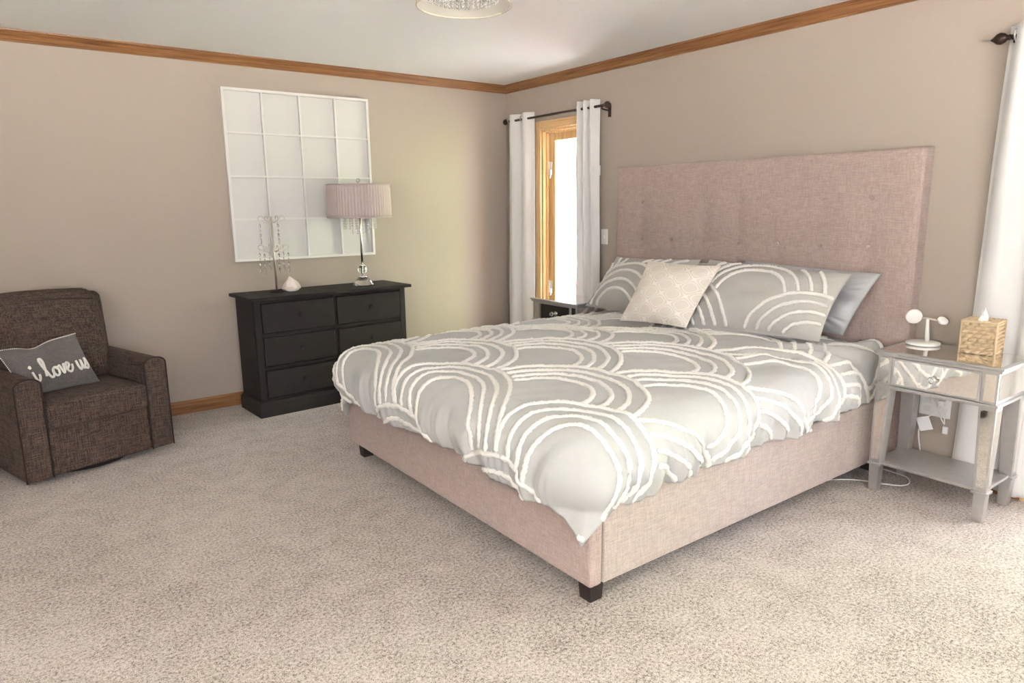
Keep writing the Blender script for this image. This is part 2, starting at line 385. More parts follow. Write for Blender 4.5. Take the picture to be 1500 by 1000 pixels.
rl = thing('deck_railing', 'pale deck railing seen through the narrow glazed door', 'railing', (3.3, 2, -.04))
build('rail', MB().box((-.05, -5, .95), (.05, 2, .99)).box((-.02, -5, .86), (.02, 2, .90)).box((-.02, -5, .10), (.02, 2, .14)), railing_m, rl)
for i in range(8):
    build('post', MB().box((-.04, -5+i-.04, 0), (.04, -5+i+.04, .97)), railing_m, rl)
bal = MB()
for i in range(55): bal.box((-.012, -4.9+i*.125-.012, .12), (.012, -4.9+i*.125+.012, .88))
build('balusters', bal, railing_m, rl)
oc = thing('outdoor_bench', 'low reddish outdoor bench on the deck beyond the glass', 'bench', (2.2, 1.35, -.04))
build('seat', MB().box((-.35, -.5, .38), (.35, .5, .43)), red_m, oc, bevel=.01)
build('back_slats', MB().box((.30, -.5, .43), (.34, .5, .52)).box((.31, -.5, .56), (.35, .5, .64)), red_m, oc, bevel=.01)
for sx in (-.3, .3):
    for sy in (-.42, .42): build('leg', MB().box((sx-.03, sy-.03, 0), (sx+.03, sy+.03, .38)), red_m, oc)

bounce_hedge()
# ------------------------------------------------------------------ bed
XF, YB0, YB1, ZB, ZR = -2.274, -3.540, -1.518, .087, .415
bed = thing('bed', 'upholstered mauve-beige king bed with tall button-tufted headboard', 'bed', (0, 0, 0))
hb0, hb1, hbx, hbz = -3.572, -1.478, -.105, 1.671
by = [-2.53+i*.267 for i in range(-3, 4)]; bz = [1.43, 1.173, .916, .659, .402]
def hb_face():
    ny, nz = 210, 150
    Y = np.linspace(hb0, hb1, ny)[:, None]*np.ones((1, nz)); Z = np.linspace(.05, hbz, nz)[None]*np.ones((ny, 1))
    edge = np.minimum(np.minimum(Y-hb0, hb1-Y), hbz-Z)
    d = -.016*(1-np.exp(-np.clip(edge, 0, 1)/.02))+.016
    for z in bz:
        for y in by:
            r = np.hypot(Y-y, Z-z); d = d+.018*np.exp(-(r/.045)**1.1)
            ang = np.arctan2(Z-z, Y-y); d = d+.0022*np.exp(-(r/.05)**2)*np.cos(ang*9+y*40)
    inn = sstep(Y, by[0]-.26, by[0]-.02)*sstep(-Y, -by[-1]-.26, -by[-1]-.02)*sstep(-Z, -bz[0]-.25, -bz[0])
    for z in bz: d = d+.0018*np.exp(-(np.abs(Z-z)/.010))*sstep(Y, by[0]-.1, by[0])*sstep(-Y, -by[-1]-.1, -by[-1])
    for y in by: d = d+.0018*np.exp(-(np.abs(Y-y)/.010))*sstep(-Z, -bz[0]-.24, -bz[0]-.05)
    puff = .006*np.sin((Y-by[0])/.267*PI)**2*np.sin((Z-bz[0])/.257*PI)**2*inn
    return np.stack([hbx+.0+d-puff, Y, Z], -1)
P = hb_face(); mb = MB(); mb.grid(P)
ny, nz = P.shape[:2]
# sides, top and back close the cushion
def skirt(line, xb=-.004):
    a = np.array(line); b = a.copy(); b[:, 0] = xb
    mid = a.copy(); mid[:, 0] = hbx+.03
    mb.grid(np.stack([a, mid, b], 1))
skirt(P[0]); skirt(P[-1]); skirt(P[:, -1]); skirt(P[:, 0])
mb.add([(-.004, hb0, .05), (-.004, hb1, .05), (-.004, hb1, hbz), (-.004, hb0, hbz)], [(0, 1, 2, 3)])
hb = build('headboard', mb, mauve, bed, smooth=True)
q = hb.modifiers.new('weld', 'WELD'); q.merge_threshold = .0005
for z in bz:
    for y in by:
        b_ = MB().lathe([(.0, .009), (.006, .009), (.0105, .006), (.012, 0), (.010, -.004)], (0, 0, 0), 14, 0)
        b_.v = [(-x, yy, zz) for x, yy, zz in b_.v]
        o = build('button', b_, mauve, hb, smooth=True); o.location = (hbx+.013, y, z)
def rbox(a, b, r, name, mat, parent, seg=3): return build(name, MB().box(a, b), mat, parent, bevel=r, seg=seg)
rbox((XF, YB0, ZB), (XF+.062, YB1, ZR), .014, 'footboard', mauve, bed)
rbox((XF+.064, YB0, ZB+.002), (hbx-.002, YB0+.055, ZR), .008, 'side_rail', mauve_x, bed)
rbox((XF+.064, YB1-.055, ZB+.002), (hbx-.002, YB1, ZR), .008, 'side_rail', mauve_x, bed)
for x in (XF+.035, hbx-.10):
    for y in (YB0+.035, YB1-.10):
        build('leg', MB().frustum((x+.006, y+.006, x+.064, y+.064, 0), (x, y, x+.07, y+.07, ZB+.004), 0, 0), darkwood, bed, bevel=.003)
rbox((XF+.075, YB0+.075, .30), (hbx-.006, YB1-.075, .615), .05, 'mattress', white_m, bed, 4)

# ---- duvet
CX, CY0, CY1, XH, R_ = -2.215, -3.430, -1.635, -.125, .165
n1 = wobble(3, 6, 3, 8); n2 = wobble(4, 8, 12, 26); n3 = wobble(5, 8, 40, 80)
def smax_side(X): return .385-.05*sstep(X, -2.2, -1.2)+.02*sstep(X, -.7, -.45)
def duvet(X, Y):
    X = np.asarray(X, float); Y = np.asarray(Y, float)
    dx = np.minimum(0, X-CX); dyn = np.minimum(0, Y-CY0); dyf = np.maximum(0, Y-CY1); dy = dyn+dyf
    s = np.hypot(dx, dy); ss = np.maximum(s, 1e-9); nx, nyy = dx/ss, dy/ss
    cx = np.maximum(X, CX); cy = np.clip(Y, CY0, CY1)
    # crowned top
    u = (cy-(CY0+CY1)/2)/((CY1-CY0)/2); v = np.clip((cx-CX)/.7, 0, 1)
    ztop = .665+.035*(1-np.abs(u)**2.4)*(.25+.75*sstep(v, 0, 1))-.012*(1-v)+.008*n1(cx, cy)*sstep(v, 0, .4)*(1-u**4)
    q = s/R_; hlim = PI/2
    h = np.where(q < hlim, R_*np.sin(np.minimum(q, hlim)), R_); dz = np.where(q < hlim, R_*(1-np.cos(np.minimum(q, hlim))), R_+(s-R_*hlim))
    t = np.clip((s-R_*hlim)/.13, 0, 1); h = h-.045*t*t
    # squeeze beside the nightstands and against the headboard
    sq = sstep(cx, -.64, -.48); h = h*(1-(.42*sq)*(np.abs(nyy)))
    per = cy*1.0+cx*1.0+np.arctan2(dx, -np.abs(dy)-1e-9)*.35*(s > 0)
    g = sstep(s, .08, .36)
    fold = .011*np.sin(per*21+2*np.sin(per*4.3))+.006*np.sin(per*47+1.7*np.sin(per*9))+.003*np.sin(per*120+3*np.sin(per*15))
    corner = np.abs(nx*nyy)*2
    fold = fold*g*(1-.65*sq)*(1-.85*np.clip(corner*1.5, 0, 1))+.012*corner*g*np.sin(np.arctan2(dx, dy)*7+.6)
    fold = fold*np.where(dx == 0, 1.9, 1.25)
    h = h+fold
    # lift of the hem varies
    dz = dz*(1+.05*np.sin(per*5.1+1)*g*(1-corner)-.09*corner*g)
    px = cx+nx*h; py = cy+nyy*h; pz = ztop-dz
    # the hanging corner spreads into a broad tongue; cloth beside it is pushed along the faces
    e_ = .13*sstep(s, .06, .34); ph = np.arctan2(np.abs(dy), np.abs(dx)+1e-12); isc = (dx < 0) & (dy != 0); sy = np.where(dy > 0, 1, -1)
    px = px+np.where(isc, np.sin(ph)*(ph-PI/4)*e_, 0)+np.where((dx == 0) & (dy != 0), .785*e_*np.exp(-(cx-CX)/.3), 0)
    py = py+np.where(isc, sy*np.cos(ph)*(ph-PI/4)*e_, 0)+np.where((dx < 0) & (dy == 0), .785*e_*(np.exp(-(cy-CY0)/.3)-np.exp(-(CY1-cy)/.3)), 0)
    # rumpling towards the head on the near side and around the pillows
    rm = sstep(cx, -1.25, -.55)*sstep(-cy, 2.95, 3.35); rm2 = sstep(cx, -1.9, -1.1)*sstep(-cy, 2.9, 3.4)
    ridg = np.sin(27*(X*.9+Y*.35)+2.2*np.sin(Y*9+X*3))
    pz = pz+.021*rm*ridg*(q < 2.4)*np.cos(np.minimum(q, hlim)*.8)
    py = py-.010*rm*(ridg*.5+.5)*np.abs(nyy)*(1-sq)
    ridg2 = np.sin(19*(X*.8-Y*.75)+1.5*np.sin(X*7))
    pz = pz+.008*rm2*ridg2
    pz = pz+.0022*n2(X, Y)+.0012*n3(X, Y)
    # corner of cloth near the foot swings down
    return np.stack([px, py, pz], -1)
nu, nv = 250, 280
ux = np.linspace(0, 1, nu); P = np.zeros((nu, nv, 3))
Xc = CX-.375+(XH-(CX-.375))*ux
# hem curve at the foot corner: let the square cloth corner hang
for i, X in enumerate(Xc):
    sm = float(smax_side(max(X, CX)))
    Yc = np.linspace(CY0-sm, CY1+sm, nv)
    P[i] = duvet(np.full(nv, X), Yc)
dv = build('duvet', MB().grid(P), duvet_m, None, smooth=True, solid=.022)
tag(dv, 'pale grey duvet with cream ruffled scallop arches spread over the bed', 'duvet')

def ribbon(mb, pts, nrm, wd, ht, jit=.22):
    """tufted strip: pts,nrm arrays (n,3)"""
    n = len(pts)
    if n < 3: return
    T = np.gradient(pts, axis=0); T /= np.linalg.norm(T, axis=1)[:, None]+1e-12
    S = np.cross(T, nrm); S /= np.linalg.norm(S, axis=1)[:, None]+1e-12
    N = np.cross(S, T); vs = []
    prof = [(-1, -.25), (-.85, .55), (-.35, 1), (.35, 1), (.85, .55), (1, -.25)]
    for i in range(n):
        e = 1 if 0 < i < n-1 else .4
        for (a, b) in prof:
            k = 1+jit*rng.uniform(-1, 1); k2 = 1+.45*rng.uniform(-1, 1)
            vs.append(pts[i]+S[i]*a*wd*k*e+N[i]*(b*ht*(k2 if b > 0 else 1)*e))
    m_ = len(prof)
    mb.add(vs, [(i*m_+j, i*m_+j+1, (i+1)*m_+j+1, (i+1)*m_+j) for i in range(n-1) for j in range(m_-1)])
PW, RP, RR = .86, .335, .43
radii = [.43, .362, .294, .226]
def fan_paths(cx, cy, nrow_hidden, step=.0075, radii=radii, RR=RR):
    """paths in cloth space; arch apex points to +X (the head), legs run to -X"""
    out = []
    for r in radii:
        n = int(PI*r/step); a = np.linspace(-PI/2, PI/2, n)
        leg = np.arange(.5, 0, -step)
        Xs = np.concatenate([cx-leg, cx+r*np.cos(a), cx-leg[::-1]]); Ys = np.concatenate([np.full(len(leg), cy-r), cy+r*np.sin(a), np.full(len(leg), cy+r)])
        wv = .0022*np.sin(Ys*23+Xs*17+r*50)
        Xs = Xs+wv; ok = np.ones(len(Xs), bool)
        for (hx, hy) in nrow_hidden:
            inside = (np.hypot(Xs-hx, Ys-hy) < RR+.004) | ((Xs < hx) & (np.abs(Ys-hy) < RR))
            ok &= ~inside
        i = 0
        while i < len(Xs):
            if ok[i]:
                j = i
                while j < len(Xs) and ok[j]: j += 1
                if j-i > 5: out.append((Xs[i:j], Ys[i:j]))
                i = j
            else: i += 1
    return out
tr = MB()
AY = -3.47; XA = -2.015-RR     # apexes of the foot row
for row in range(-1, 7):
    cx = XA+row*RP-(.12 if row < 0 else 0); off = (row % 2)*PW/2
    for k in range(-2, 6):
        cy = AY+k*PW+off-PW*(1 if off else 0)
        if row == -1: pass
        e0 = .12 if row == 0 else 0
        hid = [(cx-RP-e0, cy-PW/2), (cx-RP-e0, cy+PW/2), (cx-2*RP, cy), (cx-2*RP, cy-PW), (cx-2*RP, cy+PW), (cx-3*RP, cy-PW/2), (cx-3*RP, cy+PW/2)]
        for Xs, Ys in fan_paths(cx, cy, hid):
            Ys = Ys-.40*np.clip(-2.1-Xs, 0, .35)+.018*np.sin(Xs*5+row)+.012*np.sin(Ys*6+k)
            sm = smax_side(np.maximum(Xs, CX))
            ok = (Xs > CX-.372) & (Xs < XH-.01) & (Ys > CY0-sm+.003) & (Ys < CY1+sm-.003)
            i = 0
            while i < len(Xs):
                if ok[i]:
                    j = i
                    while j < len(Xs) and ok[j]: j += 1
                    if j-i > 5:
                        a, b = Xs[i:j], Ys[i:j]; p = duvet(a, b); e = .004
                        N = np.cross(duvet(a+e, b)-p, duvet(a, b+e)-p); N /= np.linalg.norm(N, axis=1)[:, None]+1e-12
                        ribbon(tr, p+N*.0015, N, .0108, .0065, .3)
                    i = j
                else: i += 1
build('ruffle_trim', tr, trim_m, dv, smooth=True, recalc=False)

# ------------------------------------------------------------------ pillows
def bil(c, u, v):
    TL, TR, BR, BL = [np.array(x, float) for x in c]
    u = u[..., None]; v = v[..., None]
    return (1-v)*((1-u)*TL+u*TR)+v*((1-u)*BL+u*BR)
def pillow_fn(c, thick, pinch=.07, seed=1, wr=.004, bias=.5, sag=0, ex=.62):
    TL, TR, BR, BL = [np.array(x, float) for x in c]
    n = np.cross(TR-TL, BL-TL); n /= np.linalg.norm(n)
    if n @ np.array([-3.8-TL[0], -5.2-TL[1], 1.4-TL[2]]) < 0: n = -n
    wb = wobble(seed, 7, 4, 10); ws = wobble(seed+50, 8, 14, 34); cen = (TL+TR+BR+BL)/4
    def f(u, v, side=1, off=0):
        u = np.asarray(u, float); v = np.asarray(v, float)
        a = 2*u-1; b = 2*v-1
        p = bil(c, u, v)
        k = pinch*((1-a**2)*b**2*np.sign(1)+(1-b**2)*a**2)
        p = p+(cen-p)*k[..., None]
        if sag: p = p+np.array([0, 0, -1])*(sag*np.exp(-((u-.42)/.16)**2)*(1-v))[..., None]
        t = np.clip(1-np.abs(a)**2.6, 0, 1)**ex*np.clip(1-np.abs(b)**2.6, 0, 1)**ex
        d = thick*(bias if side > 0 else 1-bias)*t
        soft = np.clip((1-np.abs(a))*(1-np.abs(b))*14, 0, 1)
        d = d+(wb(u, v)*wr*1.2+ws(u, v)*wr*.5)*soft*side
        r = np.minimum.reduce([np.hypot(u-x, v-y) for x in (0, 1) for y in (0, 1)])
        ang = np.arctan2(v-.5, u-.5); d = d+wr*.9*np.sin(ang*40)*np.exp(-(r/.22)**2)*soft*side
        return p+n*((d*side+off))[..., None]
    return f, n
def pillow_obj(name, f, mat, parent=None, nu=70, nv=50):
    U, V = np.meshgrid(np.linspace(0, 1, nu), np.linspace(0, 1, nv), indexing='ij')
    mb = MB(); mb.grid(f(U, V, 1)); mb.grid(f(U, V, -1))
    o = build(name, mb, mat, parent, smooth=True)
    uv = o.data.uv_layers.new(name='UVMap'); flat = np.concatenate([np.stack([U, V], -1).reshape(-1, 2)]*2)
    idx = np.zeros(len(o.data.loops), int); o.data.loops.foreach_get('vertex_index', idx)
    uv.data.foreach_set('uv', flat[idx].ravel())
    q = o.modifiers.new('weld', 'WELD'); q.merge_threshold = .0008
    return o
def sham(name, c, label, fans, seed, group=None):
    f, n = pillow_fn(c, .17, .05, seed, .006, .68, ex=.85)
    o = pillow_obj(name, f, sham_m); tag(o, label, 'pillow', 'arched grey pillow shams')
    Wd = np.linalg.norm(np.array(c[1])-np.array(c[0])); Hd = np.linalg.norm(np.array(c[3])-np.array(c[0])); mb = MB()
    allc = fans
    for k, (cx, cy) in enumerate(fans):           # cx across, cy up, in metres from bottom left; listed front to back
        for r in (.40, .335, .27, .205):
            nn = int(2*PI*r/.007); a = np.linspace(-PI*.0, PI, nn//2)
            leg = np.arange(.3, 0, -.007)
            xs = np.concatenate([np.full(len(leg), cx+r), cx+r*np.cos(a), np.full(len(leg), cx-r)]); ys = np.concatenate([cy-leg, cy+r*np.sin(a), cy-leg[::-1]])
            ok = (xs > .012) & (xs < Wd-.005) & (ys > .012) & (ys < Hd-.012)
            for (hx, hy) in fans[:k]: ok &= ~((np.hypot(xs-hx, ys-hy) < .404) | ((ys < hy) & (np.abs(xs-hx) < .4)))
            i = 0
            while i < len(xs):
                if ok[i]:
                    j = i
                    while j < len(xs) and ok[j]: j += 1
                    if j-i > 5:
                        u = xs[i:j]/Wd; v = 1-ys[i:j]/Hd; p = f(u, v); e = .003
                        N = np.cross(f(u+e, v)-p, f(u, v+e)-p); N /= np.linalg.norm(N, axis=1)[:, None]+1e-12
                        N *= np.sign(N @ n)[:, None]
                        ribbon(mb, p+N*.001, N, .0105, .008)
                    i = j
                else: i += 1
    build('ruffle_trim', mb, trim_m, o, smooth=True, recalc=False); return o
sham('pillow_sham', [(-.33, -2.50, 1.078), (-.28, -3.352, 1.045), (-.48, -3.315, .712), (-.63, -2.47, .692)],
     'grey sham with cream arches at the right, in front of the satin pillow', [(-.04, -.08), (.84, -.10), (.42, .20), (-.2, .35)][:3], 21)
sham('pillow_sham', [(-.31, -1.70, 1.055), (-.33, -2.44, 1.075), (-.57, -2.42, .70), (-.49, -1.575, .712)],
     'grey sham with cream arches at the left, partly behind the cream cushion', [(.30, -.07), (-.22, .22), (.74, .20)], 33)
for c, lab, sd in (([(-.17, -2.64, 1.072), (-.15, -3.44, 1.045), (-.24, -3.31, .715), (-.26, -2.60, .73)], 'grey satin pillow at the right, its corner showing beside the sham', 5),
                   ([(-.16, -1.86, 1.02), (-.17, -2.715, 1.062), (-.28, -2.58, .73), (-.26, -1.85, .73)], 'grey satin pillow mostly hidden behind the left sham', 8)):
    f, n = pillow_fn(c, .14, .03, sd, .009, .5); tag(pillow_obj('satin_pillow', f, satin), lab, 'pillow', 'grey satin pillows')
f, n = pillow_fn([(-.60, -2.26, 1.07), (-.52, -2.722, 1.062), (-.70, -2.64, .722), (-.76, -2.185, .715)], .15, .05, 44, .004, .6)
cc = pillow_obj('cream_cushion', f, jacq_m); tag(cc, 'square cream cushion with tonal lattice leaning on the shams', 'cushion')
t_ = np.linspace(0, 1, 60); pts = np.concatenate([f(t_, 0*t_), f(0*t_+1, t_)[1:], f(1-t_, 0*t_+1)[1:], f(0*t_, 1-t_)[1:]])
build('piping', MB().tube([tuple(p) for p in pts], .004, 6), jacq_m, cc, smooth=True)

# ------------------------------------------------------------------ nightstands
def nightstand(loc, label):
    """local x = depth (0 front, + to the wall), y = 0 left end .. -W right end"""
    W, D, Ht = .550, .385, .71
    t = thing('nightstand', label, 'nightstand', loc, 0, 'mirrored nightstands')
    # top: moulded silver rim + mirror
    top = MB(); 
    for dz, e in ((0, 0), (-.012, -.006), (-.022, -.014)):
        pass
    top.box((.002, -W+.002, Ht-.012), (D-.002, -.002, Ht-.0015))
    rim = build('top', top, silver, t, bevel=.004)
    build('cornice', MB().box((.010, -W+.010, Ht-.026), (D-.010, -.010, Ht-.011)), silver, t, bevel=.003)
    build('mirror_panel', MB().box((.022, -W+.022, Ht-.002), (D-.022, -.022, Ht+.0008)), mirror, rim)
    z0, z1 = .545, Ht-.026
    lw = .070
    body = MB(); a = .018
    body.box((a+.006, -W+a+.006, z0), (D-a, -a-.006, z1))
    bd = build('body', body, silver, t, bevel=.002)
    build('mirror_panel', MB().box((a+.02, -W+a+.004, z0+.014), (D-a-.02, -W+a+.0065, z1-.010)), mirror, bd)
    build('mirror_panel', MB().box((a+.02, -a-.0065, z0+.014), (D-a-.02, -a-.004, z1-.010)), mirror, bd)
    st = MB()
    st.box((a-.006, -W+a-.006, z0-.012), (D-a+.004, -a+.006, z0)).box((a-.001, -W+a, z0-.018), (D-a, -a, z0-.012))
    build('lower_moulding', st, silver, t, bevel=.002)
    for sy in (-a-.004-.062, -W+a+.004):
        b2 = build('corner_block', MB().box((a, sy, z0), (a+.01, sy+.062, z1)), silver, t, bevel=.002)
        build('mirror_panel', MB().box((a-.002, sy+.010, z0+.012), (a+.002, sy+.052, z1-.008)), mirror, b2)
    dr = build('drawer', MB().box((a-.002, -W+a+.070, z0+.003), (a+.01, -a-.070, z1-.002)), silver, t, bevel=.003)
    build('mirror_panel', MB().box((a-.004, -W+a+.080, z0+.013), (a, -a-.080, z1-.011)), mirror, dr)
    k = MB().lathe([(.006, 0), (.006, .010), (.016, .014), (.018, .018), (.012, .022)], (0, 0, 0), 20, 0); k.v = [(a-.004-x, y-W/2, z+.61) for x, y, z in k.v]
    kn = build('knob', k, chrome, dr, smooth=True)
    k = MB().lathe([(.009, 0), (.013, .004), (.013, .010), (.007, .016), (.001, .017)], (0, 0, 0), 8, 0); k.v = [(a-.025-x, y-W/2, z+.61) for x, y, z in k.v]
    build('crystal', k, crystal, kn)
    for fx in (0, 1):
        for fy in (0, 1):
            x0 = a if fx == 0 else D-a; sx = 1 if fx == 0 else -1
            y0 = -a if fy == 0 else -W+a; sy = -1 if fy == 0 else 1
            def rc(w_, z, o_=0): 
                xs = sorted((x0+sx*o_, x0+sx*(o_+w_))); ys = sorted((y0+sy*o_, y0+sy*(o_+w_))); return (xs[0], ys[0], xs[1], ys[1], z)
            lg = build('leg', MB().frustum(rc(.054, .145), rc(.070, z0-.014), 0, 0), silver, t, bevel=.003)
            # mirrored inlays on the outer faces of the leg
            ip = MB()
            def face(fixed, ax):
                ws, wt = .054, .070; g = .011; th = .0012
                if ax == 0:
                    X = x0-sx*th
                    ip.add([(X, y0+sy*g, .165), (X, y0+sy*(ws-g), .165), (X, y0+sy*(wt-g), z0-.03), (X, y0+sy*g, z0-.03),
                            (x0+sx*.002, y0+sy*g, .165), (x0+sx*.002, y0+sy*(ws-g), .165), (x0+sx*.002, y0+sy*(wt-g), z0-.03), (x0+sx*.002, y0+sy*g, z0-.03)],
                           [(0, 1, 2, 3), (7, 6, 5, 4), (0, 4, 5, 1), (1, 5, 6, 2), (2, 6, 7, 3), (3, 7, 4, 0)])
                else:
                    Y = y0-sy*th
                    ip.add([(x0+sx*g, Y, .165), (x0+sx*(ws-g), Y, .165), (x0+sx*(wt-g), Y, z0-.03), (x0+sx*g, Y, z0-.03),
                            (x0+sx*g, y0+sy*.002, .165), (x0+sx*(ws-g), y0+sy*.002, .165), (x0+sx*(wt-g), y0+sy*.002, z0-.03), (x0+sx*g, y0+sy*.002, z0-.03)],
                           [(0, 1, 2, 3), (7, 6, 5, 4), (0, 4, 5, 1), (1, 5, 6, 2), (2, 6, 7, 3), (3, 7, 4, 0)])
            face(0, 0); face(0, 1)
            build('mirror_inlay', ip, mirror, lg)
            def rr(w_, z, o_): return rc(w_, z, o_)
            build('collar', MB().frustum(rc(.066, .133, -.006), rc(.066, .147, -.006), 0, 0), silver, lg, bevel=.003)
            build('foot', MB().frustum(rc(.042, 0, .006), rc(.050, .134, .002), 0, 0), silver, lg, bevel=.003)
    build('shelf', MB().box((a+.012, -W+a+.012, .138), (D-a-.012, -a-.012, .152)), silver, t, bevel=.003)
    return t
ns = nightstand((-.457, -3.576, 0), 'mirrored silver nightstand right of the bed, carrying a tissue box')
def copy_tree(o, parent=None):
    c = o.copy(); COL.objects.link(c)
    if parent: c.parent = parent
    for ch in list(o.children):
        if ch is not c: copy_tree(ch, c)
    return c
kids = list(ns.children)
ns2 = ns.copy(); COL.objects.link(ns2); ns2.location = (-.487, -.935, 0)
for k_ in kids: copy_tree(k_, ns2)
ns2['label'] = 'mirrored silver nightstand left of the bed, below the narrow glazed door'

# charging stand
cs = thing('charging_stand', 'white charging stand with two discs on the near nightstand', 'charger', (-.16, -3.675, .712))
build('base', MB().lathe([(.070, 0), (.076, .003), (.076, .010), (.072, .014), (.03, .016), (0.001, .016)], n=48), plastic, cs, smooth=True, auto=1)
build('stem', MB().tube([(.02, -.01, .012), (.025, .0, .115), (.025, .0, .13)], [.011, .008, .008], 16), plastic, cs, smooth=True)
build('crossbar', MB().tube([(.0, .055, .132), (.02, .0, .130), (.02, -.065, .122)], .0045, 12), nickel, cs, smooth=True)
d_ = MB().lathe([(.001, -.006), (.032, -.006), (.037, -.003), (.037, .003), (.032, .006), (.001, .006)], n=40, axis=0)
o = build('phone_pad', d_, plastic, cs, smooth=True); o.location = (-.005, .052, .135); o.rotation_euler = (0, math.radians(-12), math.radians(30))
d_ = MB().lathe([(.001, -.008), (.020, -.008), (.024, -.004), (.024, .004), (.020, .008), (.001, .008)], n=32)
o = build('watch_pad', d_, plastic, cs, smooth=True); o.location = (.015, -.072, .126); o.rotation_euler = (math.radians(20), math.radians(-35), math.radians(20))

# woven tissue box cover
tb = thing('tissue_box', 'woven straw tissue box with white tissue on the near nightstand', 'tissue box', (-.155, -3.925, .712), math.radians(6))
S2, TH = .070, .150
def weave(n_u, n_v, ph):
    U, V = np.meshgrid(np.linspace(-1, 1, n_u), np.linspace(0, 1, n_v), indexing='ij')
    rows = 8; r = V*rows; ri = np.floor(r); fr = r-ri
    d = .015*np.clip(1-(2*fr-1)**2, 0, 1)**.6*(.05+.95*np.abs(np.sin(U*PI*2.0+ri*PI/2+ph+(fr-.5)*.9)))+.001*np.sin(U*23+ri*5)
    return U, V, d
mb = MB()
for k in range(4):
    U, V, d = weave(110, 121, k)
    a = k*PI/2; X = U*S2*(1-.0*V); Yo = S2-.009+d*np.clip((1-np.abs(U))*12, 0, 1)
    mb.grid(np.stack([X*math.cos(a)-Yo*math.sin(a), X*math.sin(a)+Yo*math.cos(a), V*TH], -1))
nt_ = 40; U, V = np.meshgrid(np.linspace(-1, 1, nt_), np.linspace(-1, 1, nt_), indexing='ij')
rows = np.floor((V+1)*5); fr = (V+1)*5-rows
hole = np.hypot(U, V) < .36
d = .004*np.sqrt(np.clip(1-(2*fr-1)**2, 0, 1))*(.55+.45*np.cos(U*PI*4.5+rows*PI)); d = np.where(hole, -.02, d)
mb.grid(np.stack([U*S2, V*S2, TH+d], -1))
build('woven_cover', mb, wick_m, tb, smooth=True)
rim_ = MB()
for k in range(4):
    a = k*PI/2; c_, s_ = math.cos(a), math.sin(a); pp = []
    for i in range(25):
        t = -1+2*i/24; x, y, z = t*S2, S2-.001, TH+.001+.0015*math.sin(i*2.1)
        pp.append((x*c_-y*s_, x*s_+y*c_, z))
    rim_.tube(pp, .0055, 8)
    rim_.tube([(S2*c_-S2*s_, S2*s_+S2*c_, 0), (S2*c_-S2*s_, S2*s_+S2*c_, TH)], .005, 8)
build('rim', rim_, wick_m, tb, smooth=True)
ti = MB(); rg = np.random.RandomState(4)
for k, (hh, a0) in enumerate(((.055, .3), (.04, 1.9))):
    n_ = 26; G = np.zeros((n_, 14, 3))
    for i in range(n_):
        for j in range(14):
            s = j/13; a = a0+2*PI*i/(n_-1)
            r = (.030*(1-s)+.003)*(1+.35*math.sin(a*3+k))*(1+.25*math.sin(s*7+a*2))
            G[i, j] = (r*math.cos(a)+.010*s*math.cos(a0), r*math.sin(a)*.6+.010*s*math.sin(a0), TH-.018+(hh+.018)*s*(1+.16*math.sin(a*2)))
    ti.grid(G)
build('tissue', ti, tissue_m, tb, smooth=True)

# ------------------------------------------------------------------ dresser
dz_ = .83
dr = thing('dresser', 'black six-drawer dresser against the wall under the white grid frame', 'dresser', (-2.480, -.500, 0), math.radians(3.0))
DW = 1.235
build('top', MB().box((0, 0, dz_-.022), (DW, .43, dz_)), black_m, dr, bevel=.004)
bx0, bx1, by0_, by1_ = .035, DW-.035, .045, .405
fr_ = MB().box((bx0, by0_+.024, .05), (bx1, by1_, dz_-.022))
stl = [bx0, bx0+.045, (bx0+bx1)/2-.010, (bx0+bx1)/2+.010, bx1-.045, bx1]
for a, b in ((0, 1), (2, 3), (4, 5)): fr_.box((stl[a], by0_+(.008 if a == 2 else 0), .08), (stl[b], by0_+.02, dz_-.022))
rz_ = [(.105, .125), (.325, .345), (.555, .575), (.790, dz_-.022)]
for a, b in rz_: fr_.box((bx0, by0_+.008, a), (bx1, by0_+.02, b))
build('body', fr_, black_m, dr, bevel=.002)
sk = MB().frustum((bx0-.018, by0_-.018, bx1+.018, by1_+.01, 0), (bx0-.018, by0_-.018, bx1+.018, by1_+.01, .085), 0, 0)
sk.frustum((bx0-.018, by0_-.018, bx1+.018, by1_+.01, .085), (bx0-.003, by0_-.003, bx1+.003, by1_, .105), 0, 0)
build('plinth', sk, black_m, dr)
for ci, (a, b) in enumerate(((stl[1], stl[2]), (stl[3], stl[4]))):
    for (z0, z1) in ((.127, .323), (.347, .553), (.577, .788)):
        g = .005
        db = MB().box((a+g, by0_-.006, z0+g), (b-g, by0_+.022, z1-g))
        d1 = build('drawer', db, black_m, dr, bevel=.005, seg=3)
        kb = MB().lathe([(.006, 0), (.006, .012), (.012, .016), (.015, .022), (.013, .028), (.006, .031), (.001, .0315)], n=20, axis=1)
        kb.v = [(x+(a+b)/2, by0_-.004-y, z+(z0+z1)/2+.008) for x, y, z in kb.v]
        build('knob', kb, black_m, d1, smooth=True)

